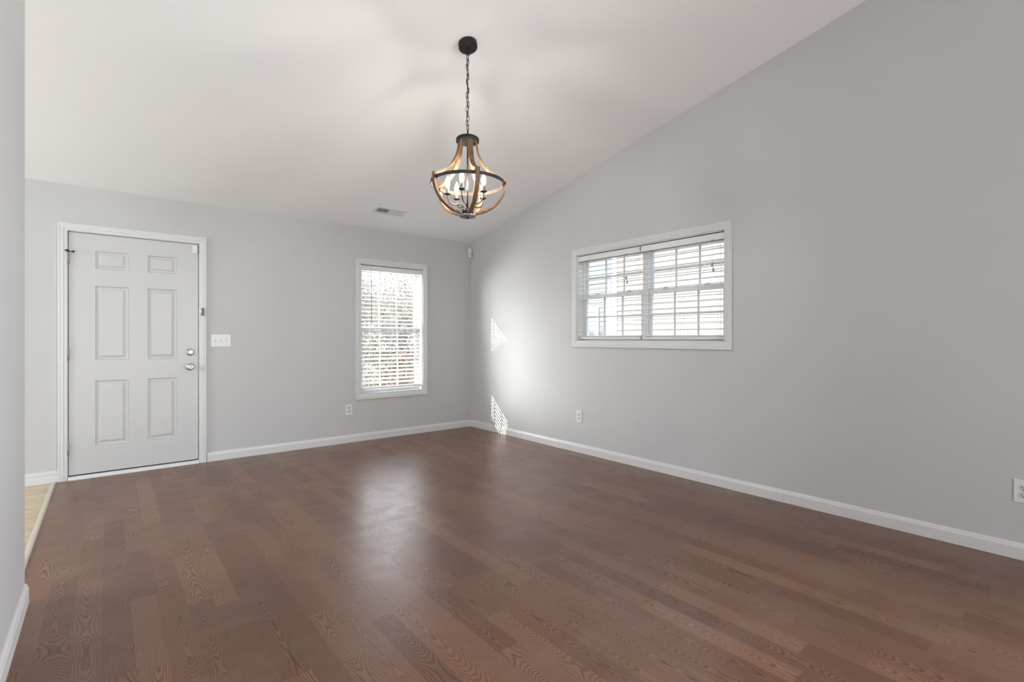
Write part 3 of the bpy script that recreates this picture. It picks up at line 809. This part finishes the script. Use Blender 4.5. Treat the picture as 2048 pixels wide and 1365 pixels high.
def spline(pts, n):
    out_ = []
    P = [pts[0]] + list(pts) + [pts[-1]]
    for i in range(1, len(P) - 2):
        for k in range(n):
            t = k / n
            q = []
            for c in range(2):
                p0, p1, p2, p3 = P[i - 1][c], P[i][c], P[i + 1][c], P[i + 2][c]
                q.append(0.5 * ((2 * p1) + (-p0 + p2) * t + (2 * p0 - 5 * p1 + 4 * p2 - p3) * t * t + (-p0 + 3 * p1 - 3 * p2 + p3) * t ** 3))
            out_.append(tuple(q))
    out_.append(tuple(pts[-1])); return out_
UP = spline([(0.054, 2.412), (0.058, 2.370), (0.068, 2.322), (0.089, 2.275), (0.122, 2.229), (0.165, 2.194), (0.205, 2.173), (0.229, 2.163)], 5)
LO = spline([(0.2350, 2.170), (0.2360, 2.140), (0.2330, 2.105), (0.2180, 2.062), (0.1890, 2.020), (0.1480, 1.985), (0.1000, 1.962), (0.0480, 1.951)], 5)
def rib(phi, prof, name, wdt, th):
    d = rad(phi); sd_ = Vector((0, 0, 1)).cross(d); P = [AX + d * r_ + Vector((0, 0, z)) for r_, z in prof]; nn = []
    for i in range(len(prof)):
        a = prof[max(i - 1, 0)]; b = prof[min(i + 1, len(prof) - 1)]
        t = Vector((b[0] - a[0], b[1] - a[1])).normalized(); nn.append(d * (-t.y) + Vector((0, 0, t.x)))
    mb = MB(); mb.ribbon(P, sd_, wdt, th, nn); return cp(mb, name, M['ribwood'])
PHI = [-1 + 72 * k for k in range(5)]
for ph in PHI:
    rib(ph, UP, 'upper_rib', 0.029, 0.012)
    rib(ph, LO, 'lower_rib', 0.028, 0.011)
# ring band
mb = MB(); K = 60; vs = []
for k in range(K):
    d = rad(360 * k / K)
    for r_, z in ((0.2265, 2.129), (0.2300, 2.129), (0.2300, 2.150), (0.2265, 2.150)): vs.append(AX + d * r_ + Vector((0, 0, z)))
fs = []
for k in range(K):
    for q in range(4): fs.append([4 * k + q, 4 * k + (q + 1) % 4, 4 * ((k + 1) % K) + (q + 1) % 4, 4 * ((k + 1) % K) + q])
mb.add(vs, fs, False)
band = cp(mb, 'ring_band', M['bronze'])
for ph in PHI:
    d = rad(ph); sd_ = Vector((0, 0, 1)).cross(d)
    mb = MB(); mb.ribbon([AX + d * 0.2285 + Vector((0, 0, z)) for z in (2.128, 2.151)], sd_, 0.030, 0.021, [d, d]); cp(mb, 'bracket', M['bronze'], band)
# hub
mb = MB(); mb.lathe([(0.036, 0.012), (0.036, 0.046), (0.030, 0.048), (0.008, 0.049)], AX + Vector((0, 0, 1.930)), (0, 0, 1), 36); cp(mb, 'hub', M['black'])
mb = MB(); mb.lathe([(0.048, 0.0), (0.0505, 0.002), (0.0505, 0.010), (0.048, 0.013), (0.030, 0.0135)], AX + Vector((0, 0, 1.930)), (0, 0, 1), 40); hp = cp(mb, 'hub_plate', M['pewter'])
mb = MB(); mb.lathe([(0.003, -0.010), (0.008, -0.008), (0.0085, -0.003), (0.006, 0.002)], AX + Vector((0, 0, 1.930)), (0, 0, 1), 18); cp(mb, 'finial', M['black'], hp)
# arms, cups, candles, bulbs
for ph in (33, 101, 172, 231, 317):
    d = rad(ph)
    path = spline([(0.022, 1.976), (0.028, 1.998), (0.052, 2.006), (0.082, 2.004), (0.108, 2.016), (0.121, 2.040), (0.124, 2.066)], 4)
    mb = MB(); mb.tube([AX + d * r_ + Vector((0, 0, z)) for r_, z in path], 0.0038, 8); arm = cp(mb, 'arm', M['bronze'])
    o_ = AX + d * 0.124
    mb = MB(); mb.lathe([(0.004, -0.005), (0.012, -0.002), (0.0205, 0.003), (0.0225, 0.006), (0.0215, 0.0075), (0.010, 0.004)], o_ + Vector((0, 0, 2.066)), (0, 0, 1), 24); cp(mb, 'drip_cup', M['bronze'], arm)
    mb = MB(); mb.lathe([(0.0100, 0.0), (0.0100, 0.036), (0.0085, 0.040)], o_ + Vector((0, 0, 2.069)), (0, 0, 1), 20); cp(mb, 'candle_sleeve', M['sleeve'], arm)
    mb = MB(); mb.lathe([(0.0080, 0.0), (0.0088, 0.005), (0.0118, 0.014), (0.0145, 0.026), (0.0138, 0.038), (0.0102, 0.050), (0.0056, 0.061), (0.0026, 0.068), (0.0008, 0.072)], o_ + Vector((0, 0, 2.108)), (0, 0, 1), 24); cp(mb, 'bulb', M['bulb'], arm, 'glowing flame-shaped bulb')

# ================================================================== outside
mb = MB(); mb.box(-30, 40, 0.15, 45, -0.40, -0.30); mb.box(0.15, 40, -25, 0.15, -0.40, -0.30)
struct(mb.build('ground', M['grass']), 'dry winter lawn outside the windows', 'ground')
mb = MB(); mb.box(-30, 40, 12.5, 16.5, -0.30, -0.285); struct(mb.build('street', M['asphalt']), 'grey street beyond the front lawn', 'street')

random.seed(11)
def bare_tree(name, x, y, h, r0, label, depth=5, spread=0.55, seed=0, group='bare trees beyond the front lawn'):
    rnd = random.Random(seed)
    base_ = Vector((x, y, -0.30)); root = empty(name, base_)
    tr = MB(); br = MB()
    def grow(p, d, length, r, lv):
        n = 3; pts = [p.copy()]; rr = [r]; dd = d.copy()
        for k in range(n):
            dd = (dd + Vector((rnd.uniform(-1, 1), rnd.uniform(-1, 1), rnd.uniform(-0.3, 0.6))) * 0.16).normalized()
            p = p + dd * (length / n); pts.append(p.copy()); rr.append(r * (1 - 0.38 * (k + 1) / n))
        (tr if lv == 0 else br).tube(pts, rr, 7 if lv == 0 else (5 if lv < 3 else 3), caps=False)
        if lv >= depth: return
        nb = rnd.choice((2, 3, 3)) + (1 if lv == 0 else 0)
        for k in range(nb):
            t = rnd.uniform(0.45, 1.0); i = min(int(t * n), n - 1); q = pts[i].lerp(pts[i + 1], t * n - i)
            a = rnd.uniform(0, 2 * pi); side = Vector((cos(a), sin(a), rnd.uniform(-0.1, 0.5)))
            nd = (dd + side * spread * rnd.uniform(0.7, 1.5)).normalized()
            grow(q, nd, length * rnd.uniform(0.58, 0.8), max(rr[i] * rnd.uniform(0.45, 0.65), 0.004), lv + 1)
        grow(pts[-1], dd, length * 0.72, max(rr[-1] * 0.8, 0.004), lv + 1)
    grow(base_, Vector((rnd.uniform(-.1, .1), rnd.uniform(-.1, .1), 1)).normalized(), h * 0.30, r0, 0)
    for mb_, nm, m in ((tr, 'trunk', M['bark']), (br, 'branches', M['twig'])):
        o = mb_.build(nm, m); o.data.transform(Matrix.Translation(-base_)); o.parent = root
    tag(root, label, 'tree', group); return root
def leafy(name, x, y, rx, ry, z0, z1, n, m, label, size=0.05, seed=0, group=None, twigs=14, boxy=False):
    rnd = random.Random(seed); base_ = Vector((x, y, -0.30)); root = empty(name, base_)
    lf = MB(); st = MB()
    cz = (z0 + z1) / 2; hz = (z1 - z0) / 2
    for k in range(n):
        while True:
            a = Vector((rnd.uniform(-1, 1), rnd.uniform(-1, 1), rnd.uniform(-1, 1)))
            if 0.15 < a.length < 1: break
        a = a.normalized() * (a.length ** 0.5)
        if boxy: a = Vector((rnd.uniform(-1, 1), rnd.uniform(-1, 1), 1 - 2 * rnd.random() ** 0.8 if rnd.random() < 0.8 else rnd.uniform(-1, 1)))
        p = Vector((x + a.x * rx, y + a.y * ry, cz + a.z * hz))
        u = Vector((rnd.gauss(0, 1), rnd.gauss(0, 1), rnd.gauss(0, 1))).normalized(); v = u.orthogonal().normalized(); v.rotate(Matrix.Rotation(rnd.uniform(0, 6.28), 3, u))
        w_ = u.cross(v); s_ = size * rnd.uniform(0.6, 1.3)
        lf.add([p - v * s_, p + w_ * s_ * 0.45 + u * s_ * 0.1, p + v * s_, p - w_ * s_ * 0.45 + u * s_ * 0.1], [(0, 1, 2, 3)])
    for k in range(twigs):
        a = rnd.uniform(0, 6.28); r_ = rnd.uniform(0.3, 0.9)
        tip = Vector((x + cos(a) * rx * r_, y + sin(a) * ry * r_, z1 - hz * 0.5 * r_))
        mid = (base_ + tip) / 2 + Vector((rnd.uniform(-.1, .1), rnd.uniform(-.1, .1), 0.1))
        st.tube([base_ + Vector((cos(a), sin(a), 0)) * 0.06, mid, tip], [0.014, 0.010, 0.004], 4, caps=False)
    for mb_, nm, mm in ((lf, 'leaves', m), (st, 'stems', M['twig'])):
        o = mb_.build(nm, mm); o.data.transform(Matrix.Translation(-base_)); o.parent = root
    tag(root, label, 'shrub', group); return root

TL = 'bare winter tree in the tangle seen through the tall window'
for k, (x, y, h, r_) in enumerate([(1.3, 6.6, 3.2, 0.07), (3.6, 8.4, 3.4, 0.08), (2.9, 11.0, 4.2, 0.09), (5.3, 10.6, 4.2, 0.09), (6.6, 19.5, 5.5, 0.13), (9.4, 19.2, 5.5, 0.13), (12.2, 19.5, 5.5, 0.13), (7.6, 8.0, 3.6, 0.08)]):
    bare_tree('bare_tree', x, y, h, r_, TL, depth=6, seed=20 + k, spread=0.62)
for k, (x, y, rx, z1, n) in enumerate([(7.6, 24.0, 1.7, 4.8, 9000), (11.2, 24.2, 1.7, 5.2, 9000), (14.8, 24.0, 1.7, 4.8, 7000)]):
    leafy('thicket', x, y, rx, 1.3, -0.3, z1, n, M['leaf_tan'], 'tan winter thicket across the street, behind the bare trees', 0.085, 60 + k, 'thickets across the street', 20, True)
SG = 'shrubs below the tall window'
leafy('leafy_shrub', 0.85, 3.4, 0.55, 0.5, -0.25, 0.98, 3600, M['leaf_red'], 'reddish brown shrub low in the tall window', 0.028, 1, SG)
leafy('leafy_shrub', -0.35, 3.1, 0.5, 0.5, -0.25, 0.80, 2800, M['leaf_tan'], 'tan leaved shrub at the lower left of the tall window', 0.028, 2, SG)
leafy('leafy_shrub', 0.35, 4.7, 0.6, 0.6, -0.25, 1.35, 2800, M['leaf_green'], 'yellow green shrub behind the tan one, in the tall window', 0.034, 3, SG)
leafy('leafy_shrub', 2.1, 5.2, 0.7, 0.6, -0.25, 0.95, 1500, M['leaf_red'], 'reddish shrub set back on the lawn, right side of the tall window', 0.05, 4, SG)

# unseen portico added as a guess; its roof is shaped to trim the sun patches
pr = struct(empty('sun_blocker', (-3.9, 1.0, -0.30)))
def pz(y): return 3.44 - 0.57 * y
mb = MB(); mb.prism([(0.45, pz(0.45)), (1.74, pz(1.74)), (1.74, pz(1.74) + 0.08), (0.45, pz(0.45) + 0.08)], 'x', -4.8, -3.0)
o = mb.build('blocker_deck', M['shingle']); o.data.transform(Matrix.Translation(-pr.location)); o.parent = pr
for px in (-4.74, -3.06):
    for py in (0.5, 1.68):
        mb = MB(); mb.box(px - 0.05, px + 0.05, py - 0.05, py + 0.05, -0.30, pz(py)); o = mb.build('blocker_post', M['ext_white']); o.data.transform(Matrix.Translation(-pr.location)); o.parent = pr

# neighbouring house beyond the wide window: cream lap siding, white corner board
def lap_wall(mb, x, y0, y1, z0, z1, course=0.125):
    """siding facing -x"""
    z = z0; prof = [(x + 0.2, z0)]
    while z < z1 - 0.001:
        prof += [(x - 0.014, z), (x, min(z + course, z1))]; z += course
    prof.append((x + 0.2, z1)); mb.prism(prof, 'y', y0, y1)
hx = 4.1; hy = 0.95
hs = tag(empty('house', (hx, -3.5, -0.30)), 'cream sided neighbouring house with white corner board, outside the wide window', 'house')
def hp_(mb, name, m, root, parent=None):
    o = mb.build(name, m); o.data.transform(Matrix.Translation(-root.location)); o.parent = parent or root; return o
mb = MB(); lap_wall(mb, hx, -9.0, hy - 0.10, -0.30, 3.30); mb.box(hx + 0.15, hx + 7, -9.0, hy - 0.015, -0.30, 3.30); hp_(mb, 'siding_wall', M['siding'], hs)
mb = MB(); mb.box(hx - 0.022, hx + 0.12, hy - 0.11, hy + 0.01, -0.30, 3.30); hp_(mb, 'corner_board', M['ext_white'], hs)
mb = MB(); mb.box(hx - 0.38, hx + 0.02, -9.3, hy + 0.3, 3.28, 3.42); hp_(mb, 'eave', M['ext_white'], hs)
mb = MB(); mb.prism([(hx - 0.42, 3.42), (hx + 3.5, 4.9), (hx + 7.4, 3.42)], 'y', -9.3, hy + 0.3); hp_(mb, 'roof', M['shingle'], hs)
gx = 10.4
gs = tag(empty('house', (gx, 9.0, -0.30)), 'grey sided house farther back, left part of the wide window', 'house')
mb = MB(); lap_wall(mb, gx, 6.35, 15.0, -0.30, 3.2, 0.16); mb.box(gx + 0.15, gx + 8, 6.35, 15.0, -0.30, 3.2); hp_(mb, 'siding_wall', M['siding_grey'], gs)
mb = MB(); mb.box(gx - 0.03, gx + 0.15, 6.18, 6.36, -0.30, 3.2); hp_(mb, 'corner_board', M['ext_white'], gs)
mb = MB(); mb.prism([(6.17, 3.2), (10.7, 5.8), (15.2, 3.2)], 'x', gx - 0.02, gx + 8); hp_(mb, 'roof', M['shingle'], gs)
mb = MB(); mb.box(gx - 0.05, gx + 0.1, 6.75, 7.75, 0.9, 2.3); wf = hp_(mb, 'window', M['ext_white'], gs)
mb = MB(); mb.box(gx - 0.06, gx + 0.0, 6.85, 7.65, 1.0, 2.2); hp_(mb, 'pane', M['pane'], gs, wf)
